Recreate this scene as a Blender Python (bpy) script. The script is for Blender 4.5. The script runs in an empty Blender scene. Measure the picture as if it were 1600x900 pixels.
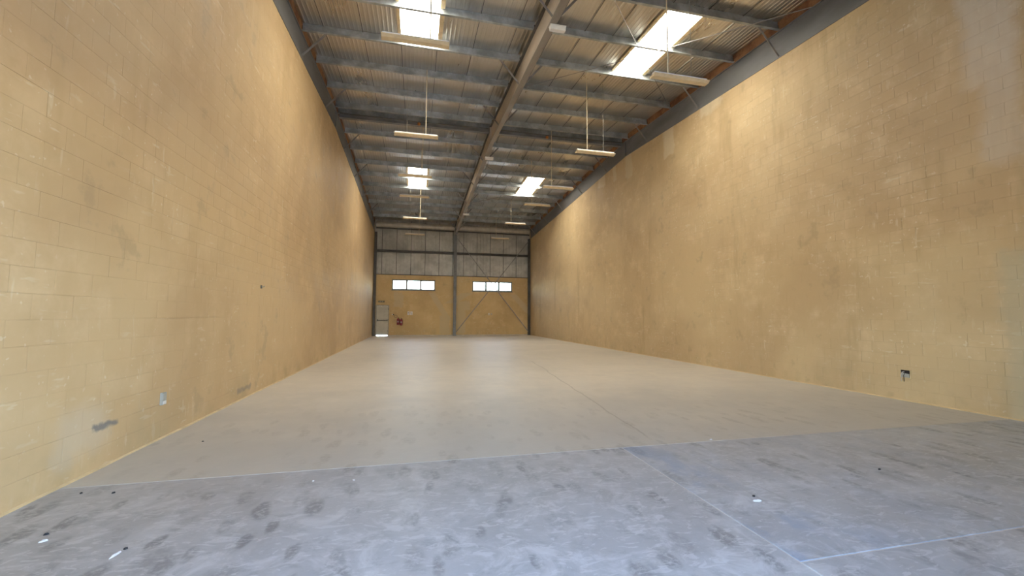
import bpy, math, random
from mathutils import Matrix, Vector
random.seed(7)
sc = bpy.context.scene
COL = sc.collection

# ---------------------------------------------------------------- camera
CAM_H = 1.45
F_PX = 651.7
YAW, PITCH, ROLL = .22701, .065532, .0044436
fw = Vector((math.sin(YAW)*math.cos(PITCH), math.cos(YAW)*math.cos(PITCH), math.sin(PITCH)))
r0 = Vector((math.cos(YAW), -math.sin(YAW), 0))
u0 = r0.cross(fw)
rt = math.cos(ROLL)*r0 + math.sin(ROLL)*u0
up = -math.sin(ROLL)*r0 + math.cos(ROLL)*u0
cam_d = bpy.data.cameras.new('camera')
cam_d.sensor_width = 36; cam_d.lens = F_PX/1600*36; cam_d.clip_start = .05; cam_d.clip_end = 300
cam = bpy.data.objects.new('camera', cam_d); COL.objects.link(cam)
cam.matrix_world = Matrix(((rt.x, up.x, -fw.x, 0), (rt.y, up.y, -fw.y, 0), (rt.z, up.z, -fw.z, CAM_H), (0, 0, 0, 1)))
sc.camera = cam

# ---------------------------------------------------------------- world, sun, exposure
world = bpy.data.worlds.new('daylight'); sc.world = world; world.use_nodes = True
wn = world.node_tree.nodes; wl = world.node_tree.links
sky = wn.new('ShaderNodeTexSky'); sky.sky_type = 'NISHITA'; sky.sun_disc = False
sky.sun_elevation = math.radians(52); sky.sun_rotation = math.radians(80); sky.dust_density = .7; sky.air_density = 1.0
bg = wn['Background']; bg.inputs['Strength'].default_value = 1.2
wl.new(sky.outputs['Color'], bg.inputs['Color'])
sun_d = bpy.data.lights.new('sun', 'SUN'); sun_d.energy = 5; sun_d.angle = math.radians(.6); sun_d.color = (1, .93, .82)
sun = bpy.data.objects.new('sun', sun_d); COL.objects.link(sun)
_az, _el = math.radians(80), math.radians(52)          # from the right-hand side, a touch from beyond the far wall
_sd = Vector((math.sin(_az)*math.cos(_el), math.cos(_az)*math.cos(_el), math.sin(_el)))
sun.rotation_euler = _sd.to_track_quat('Z', 'Y').to_euler(); sun.location = (0, -20, 30)
def portal(name, loc, rot, sx, sy):
    d = bpy.data.lights.new(name, 'AREA'); d.shape = 'RECTANGLE'; d.size = sx; d.size_y = sy; d.cycles.is_portal = True
    o = bpy.data.objects.new(name, d); COL.objects.link(o); o.location = loc; o.rotation_euler = rot
vs = sc.view_settings
vs.view_transform = 'Standard'; vs.look = 'None'; vs.gamma = 1; vs.use_curve_mapping = False
vs.exposure = 1.55
sc.cycles.max_bounces = 7; sc.cycles.diffuse_bounces = 6; sc.cycles.glossy_bounces = 3; sc.cycles.transmission_bounces = 4; sc.cycles.transparent_max_bounces = 8
sc.cycles.use_adaptive_sampling = True; sc.cycles.adaptive_threshold = .06; sc.cycles.use_denoising = True

# ---------------------------------------------------------------- dimensions (metres)
XL, XR, YF, YB = -2.87, 8.354, -.45, 30.15
XM = 2.73                       # centre rafter
YR, SL = 15.4, .055             # ridge and roof fall
ZB0, ZT0, ZS0 = 8.03, 8.69, 8.92   # at the ridge: rafter bottom, rafter top, roof sheet
def zf(z0, y): return z0 - SL*abs(y - YR)
DOOR = (-.9, 2.4, 3.6)         # front opening behind the camera: x0, x1, height
portal('door_portal', ((DOOR[0]+DOOR[1])/2, YF-.05, DOOR[2]/2), (math.pi/2, 0, 0), DOOR[1]-DOOR[0], DOOR[2])

# ---------------------------------------------------------------- materials
def nodes(m):
    m.use_nodes = True
    return m.node_tree.nodes, m.node_tree.links, m.node_tree.nodes['Principled BSDF']
def lin(c):
    return tuple((v/255/12.92 if v/255 <= .04045 else ((v/255+.055)/1.055)**2.4) for v in c) + (1,)
class NB:
    """small node-building helper"""
    def __init__(s, m):
        s.m = m; s.n, s.l, s.b = nodes(m)
        s.pos = s.n.new('ShaderNodeNewGeometry').outputs['Position']
    def map(s, scale=(1, 1, 1), rot=(0, 0, 0), vec=None, loc=(0, 0, 0)):
        k = s.n.new('ShaderNodeMapping'); k.inputs['Scale'].default_value = scale
        k.inputs['Rotation'].default_value = rot; k.inputs['Location'].default_value = loc
        s.l.new(vec or s.pos, k.inputs['Vector']); return k.outputs['Vector']
    def noise(s, scale, detail=5, rough=.6, vec=None, dist=0):
        k = s.n.new('ShaderNodeTexNoise'); k.inputs['Scale'].default_value = scale
        k.inputs['Detail'].default_value = detail; k.inputs['Roughness'].default_value = rough
        k.inputs['Distortion'].default_value = dist
        s.l.new(vec or s.pos, k.inputs['Vector']); return k.outputs['Fac']
    def ramp(s, v, a, b, lo=0., hi=1.):
        k = s.n.new('ShaderNodeMapRange'); k.interpolation_type = 'SMOOTHSTEP'
        for i, x in zip(('From Min', 'From Max', 'To Min', 'To Max'), (a, b, lo, hi)): k.inputs[i].default_value = x
        s.l.new(v, k.inputs['Value']); return k.outputs['Result']
    def mth(s, op, a, b=None, c=None):
        k = s.n.new('ShaderNodeMath'); k.operation = op
        for i, x in enumerate((a, b, c)):
            if x is None: continue
            if isinstance(x, (int, float)): k.inputs[i].default_value = x
            else: s.l.new(x, k.inputs[i])
        return k.outputs[0]
    def mix(s, f, a, b, mode='MIX'):
        k = s.n.new('ShaderNodeMix'); k.data_type = 'RGBA'; k.blend_type = mode
        for i, x in ((0, f), (6, a), (7, b)):
            if isinstance(x, (int, float)): k.inputs[i].default_value = x
            elif isinstance(x, tuple): k.inputs[i].default_value = x
            else: s.l.new(x, k.inputs[i])
        return k.outputs[2]
    def xyz(s):
        k = s.n.new('ShaderNodeSeparateXYZ'); s.l.new(s.pos, k.inputs[0]); return k.outputs
    def col(s, c): s.l.new(c, s.b.inputs['Base Color']) if not isinstance(c, tuple) else setattr(s.b.inputs['Base Color'], 'default_value', c)
    def rough(s, r): s.l.new(r, s.b.inputs['Roughness']) if not isinstance(r, (int, float)) else setattr(s.b.inputs['Roughness'], 'default_value', r)
    def bump(s, h, strength=.3, dist=.01):
        k = s.n.new('ShaderNodeBump'); k.inputs['Strength'].default_value = strength; k.inputs['Distance'].default_value = dist
        s.l.new(h, k.inputs['Height']); s.l.new(k.outputs[0], s.b.inputs['Normal'])
M = {}
def plain(name, c, rough=.6, metal=0., var=.12, scale=6., spec=.5):
    m = bpy.data.materials.new(name); b = NB(m); M[name] = m
    n = b.noise(scale, 5)
    dark = tuple(x*(1-var) for x in c[:3])+(1,); lite = tuple(min(1, x*(1+var)) for x in c[:3])+(1,)
    b.col(b.mix(b.ramp(n, .3, .7), dark, lite)); b.rough(rough); b.b.inputs['Metallic'].default_value = metal
    b.b.inputs['Specular IOR Level'].default_value = spec
    return m

def band(b, v, lo, hi, soft):      # 1 inside lo..hi
    return b.mth('MULTIPLY', b.ramp(v, lo-soft, lo+soft), b.ramp(v, hi-soft, hi+soft, 1., 0.))
def rect(b, u, w, x0, x1, z0, z1, soft=.04):
    return b.mth('MULTIPLY', band(b, u, x0, x1, soft), band(b, w, z0, z1, soft))
def wall_material(name, side):
    m = bpy.data.materials.new(name); b = NB(m); M[name] = m
    X, Y, Z = b.xyz()
    U = X if side == 'back' else Y
    ang = {'left': .5, 'right': -.5, 'back': 0}[side]
    cmb = b.n.new('ShaderNodeCombineXYZ'); b.l.new(U, cmb.inputs[0]); b.l.new(Z, cmb.inputs[1]); uv = cmb.outputs[0]
    # block tone
    br = b.n.new('ShaderNodeTexBrick'); br.offset = .5
    for k, v in (('Scale', 1.), ('Mortar Size', .004), ('Mortar Smooth', .3), ('Brick Width', .4), ('Row Height', .2), ('Bias', 0.)): br.inputs[k].default_value = v
    br.inputs['Color1'].default_value = (.455, .455, .455, 1); br.inputs['Color2'].default_value = (.545, .545, .545, 1); br.inputs['Mortar'].default_value = (.36, .36, .36, 1)
    b.l.new(b.map((1, 1, 1), (0, 0, 0), uv, (0 if side == 'back' else -YF, 0, 0)), br.inputs['Vector'])
    big = b.noise(.28, 4, .62, dist=.5)
    mid = b.noise(1.5, 5, .65)
    streak = b.noise(1.3, 4, .7, b.map((1, .16, 1), vec=uv))
    blot = b.noise(.75, 4, .62)
    c0 = {'left': (.65, .478, .264), 'right': (.645, .495, .285), 'back': (.67, .49, .245)}[side]
    c1 = tuple(x*f for x, f in zip(c0, (.84, .80, .78)))
    c2 = tuple(x*f for x, f in zip(c0, (1.10, 1.13, 1.22)))
    c = b.mix(b.ramp(big, .34, .66), c1+(1,), c0+(1,))
    c = b.mix(b.ramp(mid, .46, .74, 0, .7), c, c2+(1,))
    c = b.mix(b.ramp(streak, .52, .78, 0, .55), c, tuple(x*f for x, f in zip(c0, (.80, .76, .70)))+(1,))
    # masked joints and block tone
    jm = b.ramp(blot, .42, .68, .0, .42 if side == 'right' else .16)
    c = b.mix(jm, c, b.mix(1., c, b.mix(1., br.outputs['Color'], (2, 2, 2, 1), 'MULTIPLY'), 'MULTIPLY'))
    # pale scrapes and rubbed paint
    s1 = b.ramp(b.noise(5., 3, .55, b.map((.55, 2.2, 1), (0, 0, ang), uv)), .62, .70, 0, .5)
    s2 = b.ramp(b.noise(4., 3, .55, b.map((2.6, .5, 1), (0, 0, 0), uv, (7, 3, 0))), .62, .71, 0, .45)
    msk = b.ramp(blot, .36, .62)
    c = b.mix(b.mth('MULTIPLY', b.mth('MAXIMUM', s1, s2), msk), c, (.74, .66, .47, 1))
    s3 = b.ramp(b.noise(16., 2, .5), .655, .73, 0, .55)
    c = b.mix(b.mth('MULTIPLY', s3, msk), c, (.78, .70, .52, 1))
    c = b.mix(b.ramp(mid, .30, .40, .32, 0.), c, (.33, .25, .15, 1))
    # grime along the foot of the wall and blotches
    foot = b.mth('MULTIPLY', b.ramp(Z, .05, .9, 1., 0.), b.ramp(mid, .42, .7, 0, .5))
    c = b.mix(foot, c, (.36, .27, .14, 1))
    wob = b.mth('MULTIPLY', b.mth('SUBTRACT', mid, .5), .5)
    Uw = b.mth('ADD', U, wob); Zw = b.mth('ADD', Z, wob)
    if side == 'back':
        marks = [rect(b, Uw, Zw, -1.5, -.85, 2.0, 3.1), rect(b, Uw, Zw, 1.65, 2.4, .15, 1.4), rect(b, Uw, Zw, 2.92, 3.85, 1.8, 2.45), rect(b, Uw, Zw, 2.92, 3.5, .15, 1.9)]
        d = b.mth('ADD', U, b.mth('MULTIPLY', Z, .62))        # slanting repair from the left window down to the post
        marks.append(b.mth('MULTIPLY', band(b, d, 2.75, 3.2, .06), band(b, Z, 1.1, 3.05, .06)))
        d = b.mth('SUBTRACT', U, b.mth('MULTIPLY', Z, 1.7))
        marks.append(b.mth('MULTIPLY', band(b, d, -1.9, -1.1, .08), band(b, Z, 2.3, 3.05, .06)))
        d = b.mth('ADD', U, b.mth('MULTIPLY', Z, .93))
        marks.append(b.mth('MULTIPLY', band(b, d, 9.55, 10.1, .08), band(b, Z, 1.6, 3.0, .06)))
        t = marks[0]
        for k in marks[1:]: t = b.mth('MAXIMUM', t, k)
        c = b.mix(b.mth('MULTIPLY', t, .75), c, (.60, .48, .29, 1))
    if side == 'right':
        # cement render smears and pale washed runs under the rafter
        marks = [rect(b, Uw, Zw, 3.98, 4.38, 3.75, 7.5, .1), rect(b, Uw, Zw, 3.2, 4.2, 3.9, 4.2, .08), rect(b, Uw, Zw, 4.1, 4.58, 5.0, 7.4, .12)]
        t = marks[0]
        for k in marks[1:]: t = b.mth('MAXIMUM', t, k)
        c = b.mix(b.mth('MULTIPLY', t, b.ramp(streak, .3, .6, .95, .5)), c, (.68, .60, .47, 1))
        runs = [rect(b, Uw, Zw, 12.1, 12.7, 6.9, 8.2, .05), rect(b, Uw, Zw, 9.75, 10.75, 7.45, 8., .08), rect(b, Uw, Zw, 14.9, 15.4, 7.1, 8.3, .06), rect(b, Uw, Zw, 16.2, 16.5, 7.3, 8.3, .05), rect(b, Uw, Zw, 17.3, 18.0, 7.4, 8.3, .06)]
        t = runs[0]
        for k in runs[1:]: t = b.mth('MAXIMUM', t, k)
        c = b.mix(b.mth('MULTIPLY', t, .6), c, (.70, .62, .45, 1))
        big2 = rect(b, Uw, Zw, 2.0, 4.35, -.5, 2.4, .1)       # greyer repainted area towards the front
        c = b.mix(b.mth('MULTIPLY', big2, .55), c, (.47, .42, .29, 1))
        d = b.ramp(streak, .55, .75, 0, .3)
        c = b.mix(d, c, (.36, .27, .16, 1))
    if side == 'left':
        # dark scuff with a rubbed pale halo near the front
        d1 = b.mth('SUBTRACT', Zw, b.mth('MULTIPLY', b.mth('SUBTRACT', U, 4.6), -.01))
        rub = rect(b, Uw, Zw, 4.3, 4.85, .18, .62, .1)
        c = b.mix(b.mth('MULTIPLY', rub, .4), c, (.66, .58, .45, 1))
        wob2 = b.mth('MULTIPLY', b.mth('SUBTRACT', b.noise(9, 4, .6), .5), .12)
        sc1 = rect(b, b.mth('ADD', U, wob2), b.mth('ADD', Z, wob2), 4.66, 5.02, .355, .415, .02)
        sc2 = rect(b, b.mth('ADD', U, wob2), b.mth('ADD', Z, wob2), 7.9, 8.5, .12, .2, .03)
        c = b.mix(b.mth('MULTIPLY', b.mth('MAXIMUM', sc1, b.mth('MULTIPLY', sc2, .6)), .85), c, (.19, .19, .19, 1))
    b.col(c); b.rough(b.ramp(mid, .3, .7, .55, .8)); b.b.inputs['Specular IOR Level'].default_value = .35
    return m
for s_ in ('left', 'right', 'back'): wall_material('painted_block_'+s_, s_)

def floor_material(name, base, blue=0., var=1.):
    m = bpy.data.materials.new(name); b = NB(m); M[name] = m
    X, Y, Z = b.xyz()
    big = b.noise(.55, 4, .6, dist=.5); mid = b.noise(2.6, 6, .68, dist=.25); fine = b.noise(22, 4, .65); blotf = b.noise(.9, 4, .6, b.map((1, 1, 1), (0, 0, 0), None, (11, 3, 0)))
    d = tuple(x*(1-.2*var) for x in base)+(1,); l = tuple(min(1, x*(1+.16*var)) for x in base)+(1,)
    c = b.mix(b.ramp(big, .32, .68), d, base+(1,))
    c = b.mix(b.ramp(mid, .36, .74, 0, .8), c, l)
    # trodden dust: the front of the floor carries dark foot and tyre smudges and pale dusty film
    front = b.ramp(Y, 3.2, 8.0, 1., .05)
    def prints(scale, rot, thr, seed):
        v = b.map((1.0, .42, 1), (0, 0, rot), None, (seed, seed*.7, 0))
        nd = b.n.new('ShaderNodeTexNoise'); nd.inputs['Scale'].default_value = 5.; nd.inputs['Detail'].default_value = 2; b.l.new(v, nd.inputs['Vector'])
        vm = b.n.new('ShaderNodeVectorMath'); vm.operation = 'MULTIPLY_ADD'; b.l.new(nd.outputs['Color'], vm.inputs[0]); vm.inputs[1].default_value = (.12, .12, 0); b.l.new(v, vm.inputs[2])
        vo = b.n.new('ShaderNodeTexVoronoi'); vo.voronoi_dimensions = '2D'; vo.inputs['Scale'].default_value = scale; b.l.new(vm.outputs[0], vo.inputs['Vector'])
        sp = b.n.new('ShaderNodeSeparateColor'); b.l.new(vo.outputs['Color'], sp.inputs[0])
        return b.mth('MULTIPLY', b.ramp(vo.outputs['Distance'], thr*.5, thr, 1., 0.), b.ramp(sp.outputs[0], .15, .95, 0., 1.))
    p = b.mth('MAXIMUM', prints(3.6, .5, .25, 1.3), b.mth('MAXIMUM', prints(3.1, -.8, .24, 5.1), prints(4.4, 1.2, .22, 9.7)))
    tread = fine
    cl = b.ramp(blotf, .36, .54)
    p = b.mth('MULTIPLY', b.mth('MULTIPLY', p, cl), b.mth('MULTIPLY', front, b.ramp(tread, .36, .56, .15, 1.)))
    c = b.mix(b.mth('MULTIPLY', p, .75), c, tuple(x*.42 for x in base)+(1,))
    dirt = b.mth('MULTIPLY', b.ramp(b.noise(4.2, 5, .72, b.map((1, 1.6, 1), (0, 0, .4)), dist=.5), .52, .70), front)
    c = b.mix(b.mth('MULTIPLY', dirt, .5), c, tuple(x*.52 for x in base)+(1,))
    film = b.mth('MULTIPLY', b.ramp(b.noise(3.1, 5, .75, b.map((1, 1, 1), (0, 0, 0), None, (4, 8, 0)), dist=.6), .47, .68), b.ramp(Y, 2.0, 6.5, 1., .1))
    c = b.mix(b.mth('MULTIPLY', film, .75), c, tuple(min(1, x*1.45) for x in base)+(1,))
    wsc = b.mth('MULTIPLY', b.ramp(b.noise(11., 4, .6, b.map((.6, 1.5, 1), (0, 0, .9), None, (1, 2, 0)), dist=1.2), .56, .63, 0, .55), b.ramp(Y, 2.5, 6., 1., .05))
    c = b.mix(wsc, c, tuple(min(1, x*1.5) for x in base)+(1,))
    scr = b.ramp(b.noise(7., 3, .5, b.map((.25, 2.2, 1), (0, 0, -.5)), dist=.4), .70, .74, 0, .5)
    c = b.mix(scr, c, tuple(min(1, x*1.4) for x in base)+(1,))
    c = b.mix(b.ramp(fine, .66, .8, 0, .35), c, d)
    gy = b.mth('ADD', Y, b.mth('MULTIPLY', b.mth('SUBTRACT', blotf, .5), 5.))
    front_dim = b.mth('MULTIPLY', b.ramp(gy, 4.2, 10., 1., 0.), .9 if name == 'slab_concrete' else .22)  # duller light on the front floor, painted in as a darker colour
    c = b.mix(front_dim, c, tuple(x*f for x, f in zip(base, (.66, .69, .74)))+(1,))
    p2 = b.mth('MULTIPLY', p, .35); c = b.mix(p2, c, tuple(x*.36 for x in base)+(1,))
    # hairline crack running away from the front joint
    cr = b.mth('ABSOLUTE', b.mth('SUBTRACT', b.mth('ADD', X, b.mth('MULTIPLY', big, .25)), b.mth('MULTIPLY_ADD', Y, .104, 2.41)))
    cr = b.mth('MULTIPLY', b.ramp(cr, .008, .02, 1., 0.), band(b, Y, 4.6, 13., .2))
    c = b.mix(b.mth('MULTIPLY', cr, .45), c, tuple(x*.35 for x in base)+(1,))
    if blue:
        pz = b.ramp(b.noise(1.6, 5, .65, b.map((1.4, .8, 1))), .45, .62, 0, blue)
        edge = b.ramp(X, 2.2, 3.2, 1., .25)
        c = b.mix(b.mth('MULTIPLY', pz, edge), c, (.20, .27, .40, 1))
        sl = b.ramp(b.noise(9., 3, .5, b.map((1.8, .12, 1), (0, 0, .9)), dist=.3), .66, .7, 0, .4)
        c = b.mix(sl, c, tuple(x*.6 for x in base)+(1,))
    b.col(c); b.rough(b.ramp(mid, .3, .75, .40, .52)); b.b.inputs['Specular IOR Level'].default_value = .55
    return m
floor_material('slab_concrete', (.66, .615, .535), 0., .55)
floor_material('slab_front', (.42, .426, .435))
floor_material('slab_coated', (.41, .43, .455), .6)

plain('joint_filler', (.60, .585, .55, 1), .9)
plain('wall_foot_paint', (.66, .52, .30, 1), .8)

def metal(name, base, rough, mtl, streaks=.25, sc_=3.):
    m = bpy.data.materials.new(name); b = NB(m); M[name] = m
    n1 = b.noise(sc_, 6, .65, b.map((1, .25, 1))); n2 = b.noise(sc_*5, 4, .6)
    d = tuple(x*(1-streaks) for x in base)+(1,); l = tuple(min(1, x*(1+streaks)) for x in base)+(1,)
    c = b.mix(b.ramp(n1, .35, .68), d, l); c = b.mix(b.ramp(n2, .5, .75, 0, .3), c, d)
    b.col(c); b.b.inputs['Metallic'].default_value = mtl; b.rough(b.ramp(n1, .3, .7, rough-.02, rough+.05))
    return m
metal('roof_sheet_metal', (.66, .615, .55), .285, .9, .05, .8)
metal('galvanised_steel', (.45, .49, .51), .45, .6, .28, 2.5)
metal('grey_painted_steel', (.20, .205, .215), .5, .1, .18, 1.5)
metal('warm_grey_steel', (.50, .44, .37), .5, .1, .15, 1.5)
metal('flange_shade_steel', (.30, .27, .235), .5, .1, .15, 1.5)
metal('dark_steel', (.10, .095, .09), .5, .2, .2, 2.)
metal('eave_steel', (.55, .52, .46), .45, .2, .15, 2.)
metal('cladding_metal', (.50, .49, .46), .5, .2, .2, 1.1)
metal('brace_steel', (.30, .285, .275), .5, .3, .2, 3.)
m = bpy.data.materials.new('rust_primer'); b = NB(m); M['rust_primer'] = m
b.col(b.mix(b.ramp(b.noise(2.2, 6, .7), .35, .65), (.17, .075, .04, 1), (.36, .19, .09, 1))); b.rough(.8)
plain('fixture_cream', (.74, .60, .38, 1), .45, 0, .08, 9)
plain('fixture_white', (.84, .82, .80, 1), .4, 0, .05, 9)
plain('conduit_cream', (.72, .63, .46, 1), .5)
plain('wire_grey', (.45, .43, .40, 1), .5, .4)
plain('door_grey', (.50, .46, .38, 1), .5, .1, .08, 3)
plain('frame_grey', (.34, .31, .25, 1), .5, .1)
plain('window_frame_white', (.20, .21, .21, 1), .5)
plain('extinguisher_red', (.24, .014, .03, 1), .35, 0, .15)
plain('black_rubber', (.02, .018, .02, 1), .5)
plain('notice_white', (.82, .80, .80, 1), .5, 0, .03)
plain('notice_print', (.42, .36, .36, 1), .6)
plain('sign_olive', (.19, .175, .11, 1), .6)
plain('plate_grey', (.44, .45, .42, 1), .4, .2)
plain('plastic_white', (.75, .74, .72, 1), .4)
plain('hole_dark', (.03, .022, .018, 1), .9)
plain('orange_plastic', (.55, .20, .05, 1), .5)
plain('paper_white', (.66, .66, .66, 1), .8, 0, .04)
plain('grit_dark', (.025, .025, .028, 1), .8)
plain('apron_concrete', (.46, .43, .38, 1), .9, 0, .12, 1.)
plain('skylight_spill_tan', (.72, .58, .36, 1), .6)
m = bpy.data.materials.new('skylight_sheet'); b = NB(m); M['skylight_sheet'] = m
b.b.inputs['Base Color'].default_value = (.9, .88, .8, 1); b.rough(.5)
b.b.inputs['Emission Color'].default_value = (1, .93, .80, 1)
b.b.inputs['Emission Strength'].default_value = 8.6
m = bpy.data.materials.new('window_glass'); M['window_glass'] = m
nn, ll, pb = nodes(m); nn.remove(pb)
tr = nn.new('ShaderNodeBsdfTransparent'); tr.inputs[0].default_value = (.93, .96, .96, 1)
gl = nn.new('ShaderNodeBsdfGlossy'); gl.inputs['Roughness'].default_value = .05
tl = nn.new('ShaderNodeBsdfTranslucent'); tl.inputs[0].default_value = (.9, .93, .95, 1)
m1 = nn.new('ShaderNodeMixShader'); m1.inputs[0].default_value = .1; ll.new(tr.outputs[0], m1.inputs[1]); ll.new(tl.outputs[0], m1.inputs[2])
m2 = nn.new('ShaderNodeMixShader'); m2.inputs[0].default_value = .05; ll.new(m1.outputs[0], m2.inputs[1]); ll.new(gl.outputs[0], m2.inputs[2])
nz = nn.new('ShaderNodeTexNoise'); nz.inputs['Scale'].default_value = 3
rr = nn.new('ShaderNodeMapRange'); rr.inputs['To Min'].default_value = .03; rr.inputs['To Max'].default_value = .09
ll.new(nz.outputs['Fac'], rr.inputs['Value']); ll.new(rr.outputs[0], gl.inputs['Roughness'])
ll.new(m2.outputs[0], nn['Material Output'].inputs['Surface'])

# ---------------------------------------------------------------- mesh helpers
class MB:
    def __init__(s): s.v = []; s.f = []
    def add(s, vs, fs):
        k = len(s.v); s.v += [tuple(p) for p in vs]; s.f += [tuple(i+k for i in f) for f in fs]; return s
    def box(s, x0, x1, y0, y1, z0, z1):
        return s.add([(x, y, z) for z in (z0, z1) for y in (y0, y1) for x in (x0, x1)],
                     [(0, 2, 3, 1), (4, 5, 7, 6), (0, 1, 5, 4), (2, 6, 7, 3), (0, 4, 6, 2), (1, 3, 7, 5)])
    def prism(s, prof, fn, t0, t1):        # prof: ccw polygon of (a, b); fn(a, b, t) -> point
        n = len(prof)
        vs = [fn(a, c, t) for t in (t0, t1) for a, c in prof]
        fs = [tuple(range(n-1, -1, -1)), tuple(range(n, 2*n))] + [(i, (i+1) % n, n+(i+1) % n, n+i) for i in range(n)]
        return s.add(vs, fs)
    def loft(s, rings, closed=True, caps=True):
        n = len(rings[0]); vs = [p for r in rings for p in r]; fs = []
        for k in range(len(rings)-1):
            for i in range(n if closed else n-1):
                j = (i+1) % n; fs.append((k*n+i, k*n+j, (k+1)*n+j, (k+1)*n+i))
        if caps and closed: fs += [tuple(range(n-1, -1, -1)), tuple(range((len(rings)-1)*n, len(rings)*n))]
        return s.add(vs, fs)
    def tube(s, pts, r, n=8):
        pts = [Vector(p) for p in pts]; rings = []
        for i, p in enumerate(pts):
            d = (pts[min(i+1, len(pts)-1)] - pts[max(i-1, 0)]).normalized()
            a = d.cross(Vector((0, 0, 1)) if abs(d.z) < .9 else Vector((1, 0, 0))).normalized(); c = d.cross(a)
            rr_ = r[i] if isinstance(r, (list, tuple)) else r
            rings.append([p + rr_*(math.cos(2*math.pi*k/n)*a + math.sin(2*math.pi*k/n)*c) for k in range(n)])
        return s.loft(rings)
    def bar(s, p, q, w, t):                 # rectangular bar
        p, q = Vector(p), Vector(q); d = (q-p).normalized()
        a = d.cross(Vector((0, 1, 0)) if abs(d.y) < .9 else Vector((0, 0, 1))).normalized(); c = d.cross(a)
        return s.loft([[o + sx*w/2*a + sy*t/2*c for sx, sy in ((-1, -1), (1, -1), (1, 1), (-1, 1))] for o in (p, q)])
    def mesh(s, name, mat, smooth=False):
        me = bpy.data.meshes.new(name); me.from_pydata(s.v, [], s.f); me.update()
        import bmesh
        bm = bmesh.new(); bm.from_mesh(me); bmesh.ops.recalc_face_normals(bm, faces=bm.faces); bm.to_mesh(me); bm.free()
        me.materials.append(M[mat])
        if smooth: me.polygons.foreach_set('use_smooth', [True]*len(me.polygons))
        return me
    def build(s, name, mat, parent=None, smooth=False, loc=None):
        o = bpy.data.objects.new(name, s.mesh(name, mat, smooth)); COL.objects.link(o)
        if loc: o.location = loc
        if parent: o.parent = parent
        return o
def empty(name, loc=(0, 0, 0)):
    o = bpy.data.objects.new(name, None); COL.objects.link(o); o.location = loc; o.empty_display_size = .2; return o
def tag(o, label, cat, group=None):
    o['label'] = label; o['category'] = cat
    if group: o['group'] = group
    return o
def struct(o, label=None):
    o['kind'] = 'structure'
    if label: o['label'] = label
    return o

# ---------------------------------------------------------------- ground outside
g = MB(); g.box(-60, 60, -60, YF-.2, -.3, -.03)
struct(g.build('ground', 'apron_concrete'), 'pale concrete apron outside the open front of the warehouse')
g = MB(); g.box(-60, 60, YB+.25, 90, -.3, -.03)
struct(g.build('ground', 'apron_concrete'), 'pale concrete yard behind the far wall')

# ---------------------------------------------------------------- floor
JY, JX, JY2, G_ = 4.31, 2.25, 2.12, .0055
fl = MB(); fl.box(XL-.2, XR+.2, YF-.2, YB+.25, -.3, -.004)
floor = struct(fl.build('floor', 'joint_filler'), 'dusty grey concrete warehouse floor with trodden footprints')
def slab(x0, x1, y0, y1, mat, label):
    s = MB(); e = .003
    s.loft([[(x0, y0, -.1), (x1, y0, -.1), (x1, y1, -.1), (x0, y1, -.1)], [(x0, y0, -e), (x1, y0, -e), (x1, y1, -e), (x0, y1, -e)],
            [(x0+e, y0+e, 0), (x1-e, y0+e, 0), (x1-e, y1-e, 0), (x0+e, y1-e, 0)]])
    o = s.build('floor_slab', mat, floor); o['label'] = label
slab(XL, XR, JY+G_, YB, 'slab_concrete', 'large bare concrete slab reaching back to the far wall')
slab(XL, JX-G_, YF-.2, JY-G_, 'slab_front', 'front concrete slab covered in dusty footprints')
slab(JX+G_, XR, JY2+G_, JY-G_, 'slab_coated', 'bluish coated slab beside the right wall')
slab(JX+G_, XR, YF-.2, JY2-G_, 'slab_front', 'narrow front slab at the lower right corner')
# thin line of paint run out along the wall feet
for nm, x0, x1 in (('baseboard_left', XL, XL+.028), ('baseboard_right', XR-.035, XR)):
    s = MB(); rings = []
    random.seed(5); y = YF
    while y < YB:
        j = random.uniform(-.008, .008)
        a, c = (x0, x1+j) if x0 == XL else (x0+j, x1)
        rings.append([(a, y, 0), (c, y, 0), (c, y, .004) if x0 == XL else (c, y, .012), (a, y, .012) if x0 == XL else (a, y, .004)]); y += .35
    s.loft(rings); struct(s.build(nm, 'wall_foot_paint'), 'thin pale line of paint along the foot of the wall')

# ---------------------------------------------------------------- block walls
random.seed(11)
BW, BH, BJ = .4, .2, .0008
def proj(p):
    d = Vector(p)-Vector((0, 0, CAM_H)); z = d.dot(fw)
    if z < .1: return None
    return 800+F_PX*d.dot(rt)/z, 450-F_PX*d.dot(up)/z
def block_vs(w, h, dep=.05, ch=.006, cd=.0006):
    # local frame: a along wall, n out of wall (face at 0), z up; centred on the face
    a, c = w/2, h/2
    return ([(-a, -dep, -c), (a, -dep, -c), (a, -dep, c), (-a, -dep, c), (-a, -cd, -c), (a, -cd, -c), (a, -cd, c), (-a, -cd, c),
             (-a+ch, 0, -c+ch), (a-ch, 0, -c+ch), (a-ch, 0, c-ch), (-a+ch, 0, c-ch)],
            [(3, 2, 1, 0)] + [(i, (i+1) % 4, 4+(i+1) % 4, 4+i) for i in range(4)] + [(4+i, 4+(i+1) % 4, 8+(i+1) % 4, 8+i) for i in range(4)] + [(8, 9, 10, 11)])
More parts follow.
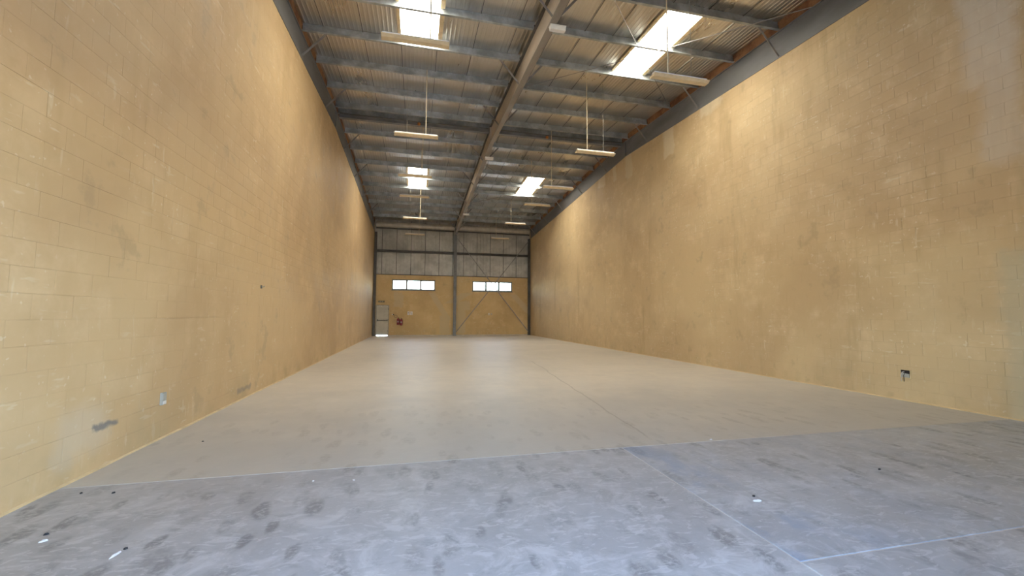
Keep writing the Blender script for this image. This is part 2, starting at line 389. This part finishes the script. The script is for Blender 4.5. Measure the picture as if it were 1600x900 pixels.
def side_wall(name, x, sgn, mat, label):
    # sgn: direction out of the wall into the room
    prof = [(YF-.2, -.1), (YB+.25, -.1), (YB+.25, zf(ZT0, YB)+.2), (YB-.058, zf(ZT0, YB)+.2), (YB-.058, zf(ZB0, YB)), (YR, ZB0), (YF-.2, zf(ZB0, YF-.2))]
    w = MB(); xb = x - sgn*.005
    w.prism(prof, lambda a, c, t: (xb - sgn*t, a, c), 0, .2)
    wall = struct(w.build(name, mat), label)
    full, part = [], []
    rows = int(ZB0/BH)+1
    for r in range(rows):
        z0 = r*BH; off = 0 if r % 2 else -BW/2
        n = int((YB-YF)/BW)+2
        for k in range(n):
            y0 = max(YF, YF+off+k*BW); y1 = min(YB, YF+off+(k+1)*BW)
            if y1-y0 < .04: continue
            zt = min(zf(ZB0, y0), zf(ZB0, y1), z0+BH)
            if zt-z0 < .03: continue
            dj = random.uniform(-.0009, .0006)
            item = (y0, y1, z0, zt, dj)
            if y1-y0 > BW-.001 and zt-z0 > BH-.001:
                q = [proj((x, yy, zz)) for yy, zz in ((y0, z0), (y1, z0), (y1, zt), (y0, zt))]
                area = 0
                if all(q) and all(-60 < p[0] < 1660 and -40 < p[1] < 940 for p in q):
                    area = abs(sum(q[i][0]*q[(i+1) % 4][1]-q[(i+1) % 4][0]*q[i][1] for i in range(4)))/2
                full.append((area, item))
            else: part.append(item)
    full.sort(key=lambda t: -t[0])
    vs, fs = block_vs(BW-2*BJ, BH-2*BJ)
    proto = MB().add([(sgn*n_, a, c) for a, n_, c in vs], fs).mesh('block', mat)
    for area, (y0, y1, z0, zt, dj) in full[:300]:
        o = bpy.data.objects.new('block', proto); COL.objects.link(o); o.parent = wall
        o.location = (x+sgn*dj, (y0+y1)/2, (z0+zt)/2)
    s = MB()
    for y0, y1, z0, zt, dj in [t[1] for t in full[300:]]+part:
        vs, fs = block_vs(y1-y0-2*BJ, zt-z0-2*BJ)
        s.add([(x+sgn*(n_+dj), (y0+y1)/2+a, (z0+zt)/2+c) for a, n_, c in vs], fs)
    o = s.build('blockwork', mat, wall); o['kind'] = 'stuff'; o['label'] = 'remaining painted concrete blocks of the wall'
    return wall
wl_ = side_wall('wall_left', XL, 1, 'painted_block_left', 'tall ochre painted concrete block wall on the left')
wr_ = side_wall('wall_right', XR, -1, 'painted_block_right', 'tall ochre painted concrete block wall on the right with cement smears')

# far wall: block part with two windows and a door, cladding above
ZBLK = 4.24
WIN = [(-1.63, 1.34, 3.19, 3.93), (4.0, 6.98, 3.19, 3.93)]
DR = (-2.66, -1.78, 0, 2.12)
OPEN = WIN+[DR]
xs = sorted({XL-.2, XR+.2, *[o[0] for o in OPEN], *[o[1] for o in OPEN]}); zs = sorted({-.1, ZBLK, *[o[2] for o in OPEN if o[2] > 0], *[o[3] for o in OPEN]})
w = MB()
for i in range(len(xs)-1):
    for k in range(len(zs)-1):
        cx, cz = (xs[i]+xs[i+1])/2, (zs[k]+zs[k+1])/2
        if any(o[0] < cx < o[1] and o[2]-.2 < cz < o[3] and (o[2] > 0 or cz < o[3]) and not (o[2] > 0 and cz < o[2]) for o in OPEN): continue
        w.box(xs[i], xs[i+1], YB+.005, YB+.2, zs[k], zs[k+1])
wall_back = struct(w.build('wall_back', 'painted_block_back'), 'far end wall, ochre blocks below and grey sheeting above')
s = MB(); random.seed(3)
for r in range(int(ZBLK/BH)+1):
    z0 = r*BH; z1 = min(ZBLK, z0+BH)
    if z1-z0 < .03: continue
    off = 0 if r % 2 else -BW/2
    for k in range(int((XR-XL)/BW)+3):
        segs = [(max(XL, -3.2+off+k*BW), min(XR, -3.2+off+(k+1)*BW), z0, z1)]
        for o in OPEN:
            out = []
            for a, c, d, e in segs:
                if e <= o[2]+.01 or d >= o[3]-.01 or c <= o[0] or a >= o[1]: out.append((a, c, d, e)); continue
                if a < o[0]: out.append((a, o[0], d, e))
                if c > o[1]: out.append((o[1], c, d, e))
                if d < o[2]: out.append((max(a, o[0]), min(c, o[1]), d, o[2]))
                if e > o[3]: out.append((max(a, o[0]), min(c, o[1]), o[3], e))
            segs = out
        for a, c, d, e in segs:
            if c-a < .03 or e-d < .02: continue
            dj = random.uniform(-.003, .001)
            vs, fs = block_vs(c-a-.006, e-d-.006)
            s.add([((a+c)/2+p, YB-n_-dj, (d+e)/2+q) for p, n_, q in vs], fs)
o = s.build('blockwork', 'painted_block_back', wall_back); o['kind'] = 'stuff'; o['label'] = 'painted concrete blocks of the far wall'
# capping on the block wall
MB().box(XL, XR, YB-.03, YB+.2, ZBLK, ZBLK+.045).build('capping', 'dark_steel', wall_back)
MB().box(DR[1]+.02, XR-.1, YB-.02, YB+.02, 0.0, .05).build('foot_kerb', 'eave_steel', wall_back)
# sheeting panels above, each about a metre wide, with raised edge ribs
edges = [XL, -2.35]+[-2.35+.985*k for k in range(1, 6)]+[XM]+[XM+.62]+[XM+.62+.985*k for k in range(1, 5)]+[XR]
ZC1 = 8.2
MB().box(XL-.1, XR+.1, YB+.09, YB+.12, ZBLK+.02, 8.3).build('sheeting_liner', 'black_rubber', wall_back)
for x0, x1 in zip(edges[:-1], edges[1:]):
    x0 += .013; x1 -= .013
    prof = []; n = max(1, int((x1-x0)/.2)); st = (x1-x0)/n
    pts = [(x0, -.03), (x0+.012, -.03), (x0+.02, 0)]
    for k in range(1, n):
        xx = x0+k*st; pts += [(xx-.022, 0), (xx-.012, -.012), (xx+.012, -.012), (xx+.022, 0)]
    pts += [(x1-.02, 0), (x1-.012, -.03), (x1, -.03)]
    prof = pts+[(x1, .05), (x0, .05)]
    MB().prism(prof, lambda a, c, t: (a, YB+.06+c, t), ZBLK+.045, ZC1).build('cladding_sheet', 'cladding_metal', wall_back)
# girts
def csec(d, wd, t=.012):        # C section: (y, z)
    return [(0, 0), (wd, 0), (wd, t), (t, t), (t, d-t), (wd, d-t), (wd, d), (0, d)]
for x0, x1 in ((XL+.1, XM-.1), (XM+.1, XR-.1)):
    MB().prism([(-a, c) for a, c in csec(.16, .1)][::-1], lambda a, c, t: (t, YB+.0+a, c), x0, x1).build('girt', 'dark_steel', wall_back, False, (0, 0, 5.82))
# wall bracing angles crossing in the right-hand bay
for p, q in (((2.86, YB-.05, .25), (8.2, YB-.05, 7.0)), ((8.2, YB-.10, .25), (2.86, YB-.10, 7.0))):
    MB().bar(p, q, .055, .02).build('wall_brace', 'brace_steel', wall_back)

# front wall behind the camera with the open doorway
x0, x1, h = DOOR
s = MB(); s.box(XL-.2, x0, YF-.2, YF, 0, 7.6); s.box(x1, XR+.2, YF-.2, YF, 0, 7.6); s.box(x0, x1, YF-.2, YF, h, 7.6)
struct(s.build('wall_front', 'painted_block_back'), 'front wall behind the viewpoint with its wide open doorway')

# ---------------------------------------------------------------- windows
for i, (x0, x1, z0, z1) in enumerate(WIN):
    t = .085; s = MB()
    s.box(x0, x1, YB+.05, YB+.12, z0, z0+t); s.box(x0, x1, YB+.05, YB+.12, z1-t, z1)
    for k in range(4):
        xc = x0+(x1-x0-t)*k/3; s.box(xc-(.02 if 0 < k < 3 else 0), xc+t+(.02 if 0 < k < 3 else 0), YB+.05, YB+.12, z0+t, z1-t)
    wn_ = struct(s.build('window_%d' % (i+1), 'window_frame_white'), ('three-pane strip window on the left of the far wall', 'three-pane strip window on the right of the far wall')[i])
    for k in range(3):
        a = x0+t+(x1-x0-t)*k/3; c = x0+(x1-x0-t)*(k+1)/3
        MB().box(a, c, YB+.08, YB+.088, z0+t, z1-t).build('pane', 'window_glass', wn_)
    MB().box(x0-.03, x1+.03, YB-.03, YB+.05, z0-.035, z0).build('sill', 'window_frame_white', wn_)
    portal('window_portal', ((x0+x1)/2, YB+.15, (z0+z1)/2), (-math.pi/2, 0, 0), x1-x0, z1-z0)

# ---------------------------------------------------------------- door
x0, x1, z1 = DR[0], DR[1], DR[3]
s = MB(); s.box(x0, x0+.06, YB-.03, YB+.16, 0, z1); s.box(x1-.06, x1, YB-.03, YB+.16, 0, z1); s.box(x0+.06, x1-.06, YB-.03, YB+.16, z1-.06, z1)
door = struct(s.build('door_1', 'frame_grey'), 'grey steel fire exit door in the far left corner')
lf = MB(); lf.box(x0+.063, x1-.063, YB+.03, YB+.08, .07, z1-.063)
lf = lf.build('door_leaf', 'door_grey', door)
s = MB(); s.tube([(x0+.1, YB-.03, 1.07), (x1-.1, YB-.03, 1.07)], .018, 8); s.box(x0+.09, x0+.16, YB-.05, YB+.03, 1.02, 1.13); s.box(x1-.15, x1-.09, YB-.05, YB+.03, 1.03, 1.11)
s.build('panic_bar', 'dark_steel', lf)
for zz in (.35, 1.1, 1.85): MB().tube([(x1-.06, YB-.035, zz-.05), (x1-.06, YB-.035, zz+.05)], .012, 8).build('hinge', 'dark_steel', door)

# ---------------------------------------------------------------- roof: sheets, skylights, purlins
ceiling = struct(empty('ceiling', (0, 0, 8)), 'low pitched corrugated metal roof on steel purlins')
def under(o): o.parent = ceiling; o.matrix_parent_inverse = Matrix.Translation((0, 0, -8)); return o
PUR = [YR-.25-1.45*k for k in range(0, 11)]; PUR_F = [YR+.25+1.45*k for k in range(0, 10)]
SKY = [(-.50, .44), (5.52, 6.44)]
SKN = (PUR[5], PUR[3]); SKF = (PUR_F[3], PUR_F[5])
ex = [XL-.15, -2.38, -1.44, -.50, .44, 1.38, 2.32, 3.24, 4.0, 4.76, 5.52, 6.44, 7.36, XR+.15]
def sheet_prof(x0, x1):
    pts = [(x0, -.022), (x0+.012, -.022), (x0+.02, 0)]
    n = max(2, round((x1-x0)/.1)); st = (x1-x0)/n
    for k in range(1, n):
        xx = x0+k*st; pts += [(xx-.026, 0), (xx-.014, -.007), (xx+.014, -.007), (xx+.026, 0)]
    return pts+[(x1-.02, 0), (x1-.012, -.022), (x1, -.022)]
def sheet(x0, x1, y0, y1, name, mat):
    prof = sheet_prof(x0+.006, x1-.006); vs, fs = [], []
    n = len(prof)
    for y in (y0, y1):
        vs += [(a, y, zf(ZS0, y)+c) for a, c in prof] + [(a, y, zf(ZS0, y)+c+.004) for a, c in prof]
    for i in range(n-1):
        fs += [(i, i+1, 2*n+i+1, 2*n+i), (n+i, 3*n+i, 3*n+i+1, n+i+1), (i, n+i, n+i+1, i+1), (2*n+i, 2*n+i+1, 3*n+i+1, 3*n+i)]
    fs += [(0, 2*n, 3*n, n), (n-1, 2*n-1, 4*n-1, 3*n-1)]
    return under(MB().add(vs, fs).build(name, mat))
for x0, x1 in zip(ex[:-1], ex[1:]):
    lit = any(abs(a-x0) < .01 for a, c in SKY)
    for (ya, yb, sk) in ((YF-.3, YR, SKN), (YR, YB+.25, SKF)):
        sk = (sk[0]+.07, sk[1]-.01)
        if lit:
            sheet(x0, x1, ya, sk[0], 'roof_sheet', 'roof_sheet_metal'); sheet(x0, x1, sk[1], yb, 'roof_sheet', 'roof_sheet_metal')
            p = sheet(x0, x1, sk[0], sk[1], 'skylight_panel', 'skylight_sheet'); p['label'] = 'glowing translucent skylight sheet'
            f = MB()
            for xa, xb in ((x0-.07, x0+.01), (x1-.01, x1+.10)):
                f.loft([[(xa, y, zf(ZS0, y)-.06), (xb, y, zf(ZS0, y)-.06), (xb, y, zf(ZS0, y)-.024), (xa, y, zf(ZS0, y)-.024)] for y in sk])
            under(f.build('skylight_spill_strip', 'skylight_spill_tan'))  # tan strips stand for skylight glow spilled onto the sheet laps
        else: sheet(x0, x1, ya, yb, 'roof_sheet', 'roof_sheet_metal')
for x in ex[1:-1]:
    for ya, yb in ((YF-.3, YR), (YR, YB+.25)):
        under(MB().loft([[(x-.0065, y, zf(ZS0, y)-.03), (x+.0065, y, zf(ZS0, y)-.03), (x+.0065, y, zf(ZS0, y)+.02), (x-.0065, y, zf(ZS0, y)+.02)] for y in (ya, yb)]).build('sheet_lap', 'dark_steel'))
under(MB().loft([[(XL-.2, y, zf(ZS0, y)+.013), (XR+.2, y, zf(ZS0, y)+.013), (XR+.2, y, zf(ZS0, y)+.03), (XL-.2, y, zf(ZS0, y)+.03)] for y in (YR-.15, YR, YR+.15)]).build('ridge_cap', 'dark_steel'))
# purlins: Z sections, one run per bay
def zsec(d=.222, wd=.065, t=.006, lip=.02):
    return [(-wd, 0), (0, 0), (0, d-t), (wd, d-t), (wd, d), (-t, d), (-t, t), (-wd+t, t), (-wd+t, lip), (-wd, lip)]
bays = ((XL+.02, XM-.03), (XM+.03, XR-.02))
meshes = [MB().prism(zsec(), lambda a, c, t: (t, a, c), x0, x1).mesh('purlin', 'galvanised_steel') for x0, x1 in bays]
for y in PUR+PUR_F:
    for me in meshes:
        o = bpy.data.objects.new('purlin', me); COL.objects.link(o); o.location = (0, y, zf(ZT0, y)+.002); under(o)
# ridge strut under the ridge purlins with conduit
for x0, x1 in bays:
    under(MB().box(x0+.05, x1-.05, YR+.18, YR+.32, ZT0-.16, ZT0-.03).build('ridge_strut', 'grey_painted_steel'))
    under(MB().tube([(x0+.1, YR-.02, ZT0-.1), ((x0+x1)/2, YR-.02, ZT0-.13), (x1-.1, YR-.02, ZT0-.1)], .02, 6).build('ridge_conduit', 'dark_steel'))
# eave members at the far end: deep rounded channel
for x0, x1 in ((XL+.13, XM-.12), (XM+.12, XR-.13)):
    pr = [(0, .36), (-.10, .35), (-.16, .28), (-.19, .18), (-.17, .08), (-.11, .02), (0, 0)]
    under(MB().prism(pr[::-1], lambda a, c, t: (t, YB-.25+a, 7.53+c), x0, x1).build('eave_beam', 'eave_steel', smooth=False))
    under(MB().box(x0, x1, YB-.27, YB-.2, 7.42, 7.50).build('eave_rail', 'dark_steel'))
# roof cross bracing rods (right bay)
for p, q in (((XM+.1, 6.6), (XR-.05, 12.2)), ((XM+.1, 12.3), (XR-.05, 7.0)), ((XM+.1, 18.7), (XR-.05, 24.3)), ((XM+.1, 24.8), (XR-.05, 19.4))):
    pts = []
    for k in range(9):
        t = k/8; x = p[0]+(q[0]-p[0])*t; y = p[1]+(q[1]-p[1])*t
        pts.append((x, y, zf(ZT0, y)-.03-.03*math.sin(math.pi*t)))
    under(MB().tube(pts, .009, 6).build('brace_rod', 'brace_steel'))
# trims: rusty primed boards over the wall heads
for nm, xa, xb in (('trim_1', XL-.06, XL+.005), ('trim_2', XR-.005, XR+.06)):
    s = MB()
    for ya, yb in ((YF, YR), (YR, YB-.06)):
        s.loft([[(xa, y, zf(ZT0, y)+.0), (xb, y, zf(ZT0, y)), (xb, y, zf(ZT0, y)+.228), (xa, y, zf(ZT0, y)+.228)] for y in (ya, yb)])
    struct(s.build(nm, 'rust_primer'), 'rusty red strip above the steel beam on the '+('left' if nm == 'trim_1' else 'right')+' wall')

# ---------------------------------------------------------------- rafters
def rafter(x, fl_w, mat, label, off=(-1, 1), braces=(-1, 1)):
    r = tag(empty('rafter', (x, YR, ZB0)), label, 'beam')
    def plate(name, xa, xb, da, db, top=False):
        s = MB()
        for ya, yb in ((YF+.005, YR), (YR, YB-.062)):
            f = lambda y, k: (zf(ZB0, y)+k if not top else zf(ZT0, y)+k)
            s.loft([[(xa, y-YR, f(y, da)-ZB0), (xb, y-YR, f(y, da)-ZB0), (xb, y-YR, (f(y, db) if not isinstance(db, str) else zf(ZT0, y)-.02)-ZB0), (xa, y-YR, (f(y, db) if not isinstance(db, str) else zf(ZT0, y)-.02)-ZB0)] for y in (ya, yb)])
        return s.build(name, mat, r)
    plate('web', -.012, .012, .02, 'top')
    for nm_, fa in (('bottom_flange', (.002, .022)), ('top_flange', (-.022, -.002, True))):
        fo = plate(nm_, off[0]*fl_w/2, off[1]*fl_w/2, *fa)
        if mat == 'warm_grey_steel': fo.data.materials[0] = M['flange_shade_steel' if nm_[0] == 'b' else 'dark_steel']  # shade on the middle rafter's flanges put into their colour
    for y in (YR, 28.3):
        for sx in off:
            if sx == 0: continue
            xa, xb = sorted((sx*.012, sx*fl_w/2*.98))
            MB().box(xa, xb, y-YR-.01, y-YR+.01, zf(ZB0, y)-ZB0+.02, zf(ZT0, y)-ZB0-.02).build('stiffener', mat, r)
    for y in [p for i, p in enumerate(PUR) if i % 2 == 1]+[p for i, p in enumerate(PUR_F) if i % 2 == 1]:
        for sx in braces:
            MB().bar((sx*.6, y-YR+.0, zf(ZT0, y)-ZB0+.015), (sx*.05, y-YR, zf(ZB0, y)-ZB0+.03), .05, .012).build('fly_brace', 'brace_steel', r)
    for y in PUR+PUR_F:
        MB().box(-.05, .05, y-YR-.012, y-YR-.004, zf(ZT0, y)-ZB0, zf(ZT0, y)-ZB0+.15).build('purlin_cleat', 'dark_steel', r)
    return r
rafter(XM, .165, 'warm_grey_steel', 'long steel rafter running down the middle of the roof')
rafter(XL-.035, .09, 'grey_painted_steel', 'grey steel rafter along the top of the left block wall', (-1, 1), (1,))
rafter(XR+.035, .09, 'grey_painted_steel', 'grey steel rafter along the top of the right block wall', (-1, 1), (-1,))

# ---------------------------------------------------------------- columns at the far wall
def column(x, w_, d, mat, label, y=YB-.02, h=7.2):
    c = tag(empty('steel_column', (x, y-d/2, 0)), label, 'column')
    MB().box(-.012, .012, -d/2+.014, d/2-.014, .016, h).build('web', mat, c)
    MB().box(-w_/2, w_/2, -d/2, -d/2+.014, .016, h).build('flange', mat, c)
    MB().box(-w_/2, w_/2, d/2-.014, d/2, .016, h).build('flange', mat, c)
    MB().box(-w_/2-.03, w_/2+.03, -d/2-.03, d/2+.015, 0, .016).build('base_plate', mat, c)
column(XM, .2, .26, 'grey_painted_steel', 'grey steel column in the middle of the far wall')
column(XL+.11, .16, .18, 'dark_steel', 'dark steel column in the far left corner beside the door')
column(XR-.11, .16, .18, 'dark_steel', 'dark steel column in the far right corner')

# ---------------------------------------------------------------- hanging batten lights
def batten(x, y, z, label, rod_side, roof_y, ln=1.25):
    t = tag(empty('batten_light', (x, y, z)), label, 'light', 'hanging batten lights under the roof')
    a = ln/2
    s = MB(); s.prism([(-.05, .045), (.05, .045), (.05, .10), (-.05, .10)], lambda p, c, q: (q, p, c), -a+.02, a-.02); hs = s.build('housing', 'fixture_white', t)
    s = MB(); s.prism([(-.055, .0), (.055, .0), (.105, .03), (.105, .045), (-.105, .045), (-.105, .03)], lambda p, c, q: (q, p, c), -a+.025, a-.025); df = s.build('diffuser', 'fixture_cream', t)
    for sx in (-1, 1):
        xa, xb = sorted((sx*(a-.025), sx*a)); MB().prism([(-.058, -.003), (.058, -.003), (.108, .03), (.108, .047), (-.108, .047), (-.108, .03)], lambda p, c, q: (q, p, c), xa, xb).build('end_cap', 'fixture_cream', df)
    zt = zf(ZS0, y)-.03-z
    MB().tube([(rod_side*.27, 0, .1), (rod_side*.27, 0, zt)], .013, 8).build('conduit_drop', 'conduit_cream', t)
    MB().tube([(-rod_side*.27, 0, .1), (-rod_side*.27, 0, zt)], .005, 6).build('hanger_wire', 'wire_grey', t)
    for sx in (-1, 1): MB().box(sx*.27-.025, sx*.27+.025, -.03, .03, .1, .118).build('bracket', 'wire_grey', hs)
    return t
ORD = ['nearest', 'second', 'third', 'fourth', 'fifth', 'farthest']
for k, (x, y, z) in enumerate([(-.09, 7.78, 6.58), (-.07, 12.2, 6.64), (-.11, 16.0, 6.69), (-.13, 18.3, 6.54), (-.11, 22.5, 6.53), (-.13, 27.9, 6.71)]):
    batten(x, y, z, '%s of the hanging strip lights in the left bay, counted from the camera' % ORD[k], 1, y)
for k, (x, y, z) in enumerate([(5.17, 7.24, 6.24), (5.3, 11.64, 6.41), (5.39, 15.34, 6.44), (5.46, 18.5, 6.58), (5.7, 23.85, 6.85), (5.54, 27.7, 6.66)]):
    batten(x, y, z, '%s of the hanging strip lights in the right bay, counted from the camera' % ORD[k], -1, y)
# small white emergency lights bracketed across the centre rafter
for y, z, lab in ((8.1, 7.6, 'small white emergency light across the middle rafter nearest the camera'), (16.6, 7.72, 'small white emergency light on the middle rafter just past the ridge'), (24.6, 7.30, 'small white emergency light on the middle rafter towards the far wall')):
    z = zf(ZB0, y)-.012
    t = tag(empty('emergency_light', (XM+.08, y, z)), lab, 'light', 'emergency lights on the middle rafter')
    s = MB(); s.loft([[(-.13, -.05, -.1), (-.13, .05, -.1), (-.13, .06, -.02), (-.13, -.06, -.02)], [(.2, -.05, -.1), (.2, .05, -.1), (.2, .06, -.02), (.2, -.06, -.02)]]); s.build('lens_cover', 'fixture_white', t)
    MB().box(-.14, .21, -.065, .065, -.02, 0).build('backplate', 'plastic_white', t)
# orange detectors on the ridge
for x, lab in ((.0, 'small orange detector on the ridge of the left bay'), (4.95, 'small orange detector on the ridge of the right bay')):
    t = tag(empty('ridge_detector', (x, YR-.02, ZT0-.13)), lab, 'detector', 'orange detectors at the ridge')
    n = 12
    prof = [(.0, -.12), (.035, -.115), (.055, -.09), (.06, -.05), (.05, -.03)]
    MB().loft([[(r_*math.cos(2*math.pi*i/n)+0, r_*math.sin(2*math.pi*i/n), zz) for i in range(n)] for r_, zz in [(max(r_, .004), zz) for r_, zz in prof]]).build('head', 'orange_plastic', t, True)
    MB().box(-.05, .05, -.03, .03, -.03, .0).build('junction_box', 'dark_steel', t)

# ---------------------------------------------------------------- things on the far wall
def plate_thing(name, x, z, w_, h, lab, cat, mats, marks=()):
    t = tag(empty(name, (x, YB, z)), lab, cat)
    MB().box(-w_/2, w_/2, -.02, -.002, 0, h).build('plate', mats[0], t)
    for i, (a, c, d, e) in enumerate(marks): MB().box(a, c, -.024, -.02, d, e).build('print', mats[1], t)
    return t
plate_thing('notice_plate', -.47, 1.45, .15, .24, 'white notice on the far wall, the one nearer the door', 'notice', ('notice_white', 'notice_print'), ((-.05, .05, .13, .18), (-.05, .03, .05, .08)))
plate_thing('notice_plate', -.27, 1.45, .16, .24, 'white notice on the far wall, the one farther from the door', 'notice', ('notice_white', 'notice_print'), ((-.05, .0, .12, .19), (-.04, .05, .04, .08)))
plate_thing('sign_plate', -2.3, 2.3, .42, .13, 'small dull sign plate above the grey exit door', 'sign', ('sign_olive', 'frame_grey'), ((-.12, -.02, .03, .1), (.03, .12, .03, .1)))
plate_thing('socket_outlet', 5.24, 1.46, .09, .16, 'pale socket on the far wall under the right window, the left of two', 'socket', ('plastic_white', 'hole_dark'), ((-.02, .02, .04, .06),))
plate_thing('socket_outlet', 5.43, 1.48, .07, .12, 'pale socket on the far wall under the right window, the right of two', 'socket', ('plate_grey', 'hole_dark'), ((-.015, .015, .03, .05),))
def lathe(prof, n=14, c=(0, 0)):
    return [[(c[0]+r_*math.cos(2*math.pi*i/n), c[1]+r_*math.sin(2*math.pi*i/n), zz) for i in range(n)] for r_, zz in prof]
def extinguisher(x, z, sc_, lab):
    t = tag(empty('fire_extinguisher', (x, YB-.11, z)), lab, 'extinguisher', 'red fire extinguishers on the far wall')
    cy = MB().loft(lathe([(.05*sc_, 0), (.08*sc_, .012), (.085*sc_, .05), (.085*sc_, .36), (.07*sc_, .41), (.035*sc_, .44), (.025*sc_, .46)])).build('cylinder', 'extinguisher_red', t, True)
    s = MB(); s.box(-.02, .02, -.02, .02, .46, .50); s.box(-.02, .02, -.1, .02, .50, .515); s.box(-.015, .015, -.09, .0, .525, .535); vl = s.build('valve', 'dark_steel', t)
    MB().tube([(.02, 0, .48), (.07, -.03, .47), (.1, -.04, .38), (.098, -.04, .2), (.1, -.03, .08)], .012, 8).build('hose', 'black_rubber', vl, True)
    MB().box(-.05, .05, -.088*sc_, -.08*sc_, .17, .27).build('label_band', 'notice_print', cy)
    MB().box(-.03, .03, .06*sc_, .108, .2, .26).build('wall_bracket', 'dark_steel', t)
extinguisher(-1.16, .76, 1.0, 'red fire extinguisher on the far wall, the one nearer the door')
extinguisher(-.95, .72, 1.0, 'red fire extinguisher on the far wall, the one nearer the white notices')
t = tag(empty('hose_valve', (-1.55, YB, 1.48)), 'pale valve with a loop of dark hose beside the exit door', 'valve')
MB().tube([(0, 0, 0), (0, -.07, 0), (.0, -.09, -.02)], .035, 10).build('valve_body', 'plastic_white', t, True)
MB().tube([(.04, -.06, 0), (.12, -.07, -.03)], .03, 8).build('coupling', 'black_rubber', t)
MB().tube([(.13+.1+.1*math.cos(a), -.06, -.13+.1*math.sin(a)) for a in [math.radians(140-25*k) for k in range(15)]], .014, 8).build('hose_loop', 'sign_olive', t, True)

# ---------------------------------------------------------------- wall boxes near the front
t = tag(empty('switch_box', (XL, 5.75, .39)), 'small grey steel electrical plate low on the left wall', 'socket')
MB().box(0, .025, -.042, .042, 0, .14).build('back_box', 'plate_grey', t)
MB().loft([[(.025, -.036, .05), (.025, .036, .05), (.025, .036, .132), (.025, -.036, .132)], [(.03, -.031, .055), (.03, .031, .055), (.03, .031, .127), (.03, -.031, .127)]]).build('cover', 'plate_grey', t)
MB().box(.025, .032, -.03, .03, .008, .042).build('knockout', 'plastic_white', t)
t = tag(empty('broken_socket', (XR, 5.62, .39)), 'broken socket box with exposed wires low on the right wall', 'socket')
s = MB(); s.box(-.012, 0, -.085, -.07, 0, .15); s.box(-.012, 0, .07, .085, 0, .15); s.box(-.012, 0, -.07, .07, 0, .012); s.box(-.012, 0, -.07, .07, .138, .15); s.build('box_rim', 'wall_foot_paint', t)
MB().box(-.004, 0, -.07, .07, .012, .138).build('box_cavity', 'hole_dark', t)
MB().loft([[(-.006, -.065, .012), (-.006, .06, .012), (-.006, .05, .09), (-.006, -.06, .075)], [(-.016, -.065, .012), (-.016, .06, .012), (-.016, .05, .09), (-.016, -.06, .075)]]).build('hanging_plate', 'plate_grey', t)
for k, mt in enumerate(('black_rubber', 'plastic_white')):
    MB().tube([(-.004, -.03+.05*k, .11), (-.04, -.02+.05*k, .10), (-.05, .0+.04*k, .05), (-.03, .01+.04*k, -.06)], .005, 6).build('wire', mt, t, True)
t = tag(empty('wall_hook', (XL, 8.79, 1.94)), 'tiny dark bracket at chest height on the left wall', 'bracket')
MB().box(0, .012, -.03, .03, 0, .06).build('backplate', 'dark_steel', t); MB().tube([(.012, 0, .03), (.05, 0, .03), (.06, 0, .05)], .008, 6).build('peg', 'plate_grey', t)

# ---------------------------------------------------------------- litter on the floor
def scrap(x, y, rx, ry, h, rot, seed, mat, name, lab, cat, n=9):
    random.seed(seed); top = []; low = []
    for i in range(n):
        a = 2*math.pi*i/n; k = random.uniform(.7, 1.15)
        px, py = rx*k*math.cos(a), ry*k*math.sin(a)
        px, py = px*math.cos(rot)-py*math.sin(rot), px*math.sin(rot)+py*math.cos(rot)
        low.append((px, py, .0005)); top.append((px*.8, py*.8, h*random.uniform(.4, 1)))
    s = MB(); s.loft([low, top, [(p[0]*.35, p[1]*.35, h*random.uniform(.7, 1.2)) for p in top]])
    tag(s.build(name, mat, None, False, (x, y, 0)), lab, cat)
scrap(-1.73, 3.08, .05, .010, .01, 1.35, 1, 'paper_white', 'paper_scrap', 'thin white strip of paper at the lower left of the floor', 'litter')
scrap(-1.715, 3.14, .011, .009, .012, .4, 2, 'grit_dark', 'grit_chip', 'black chip at the tip of the thin white paper strip', 'litter')
scrap(-2.28, 3.36, .024, .014, .010, .6, 3, 'paper_white', 'paper_scrap', 'white torn scrap near the left wall in the front corner', 'litter')
scrap(-2.33, 3.45, .016, .010, .012, .6, 4, 'grit_dark', 'grit_chip', 'black chip just behind the torn white scrap', 'litter')
scrap(2.65, 2.86, .035, .014, .010, -.2, 5, 'paper_white', 'paper_scrap', 'crumpled white scrap on the bluish slab', 'litter')
scrap(2.69, 2.94, .014, .012, .01, 0, 6, 'grit_dark', 'grit_chip', 'black chip beside the crumpled scrap on the bluish slab', 'litter')
scrap(4.33, 3.18, .018, .010, .012, .1, 7, 'grit_dark', 'grit_chip', 'dark chip alone in the middle of the bluish slab', 'litter')
scrap(-2.35, 4.11, .014, .008, .012, .5, 8, 'grit_dark', 'grit_chip', 'dark chip near the foot of the left wall by the front joint', 'litter')
scrap(-2.6, 4.16, .011, .007, .01, .5, 9, 'grit_dark', 'grit_chip', 'dark chip tight against the left wall foot', 'litter')
scrap(-2.33, 5.52, .014, .008, .01, .2, 10, 'grit_dark', 'grit_chip', 'dark chip behind the front joint near the left wall', 'litter')
scrap(-.5, 3.98, .012, .012, .008, 0, 11, 'paper_white', 'paper_scrap', 'tiny white fleck in the middle of the footprinted slab', 'litter')
scrap(-.84, 4.03, .01, .01, .008, 0, 12, 'paper_white', 'paper_scrap', 'tiny white fleck on the footprinted slab, left of the other fleck', 'litter')
scrap(3.42, 4.36, .02, .01, .008, 0, 13, 'paper_white', 'paper_scrap', 'tiny white fleck on the joint behind the bluish slab', 'litter')
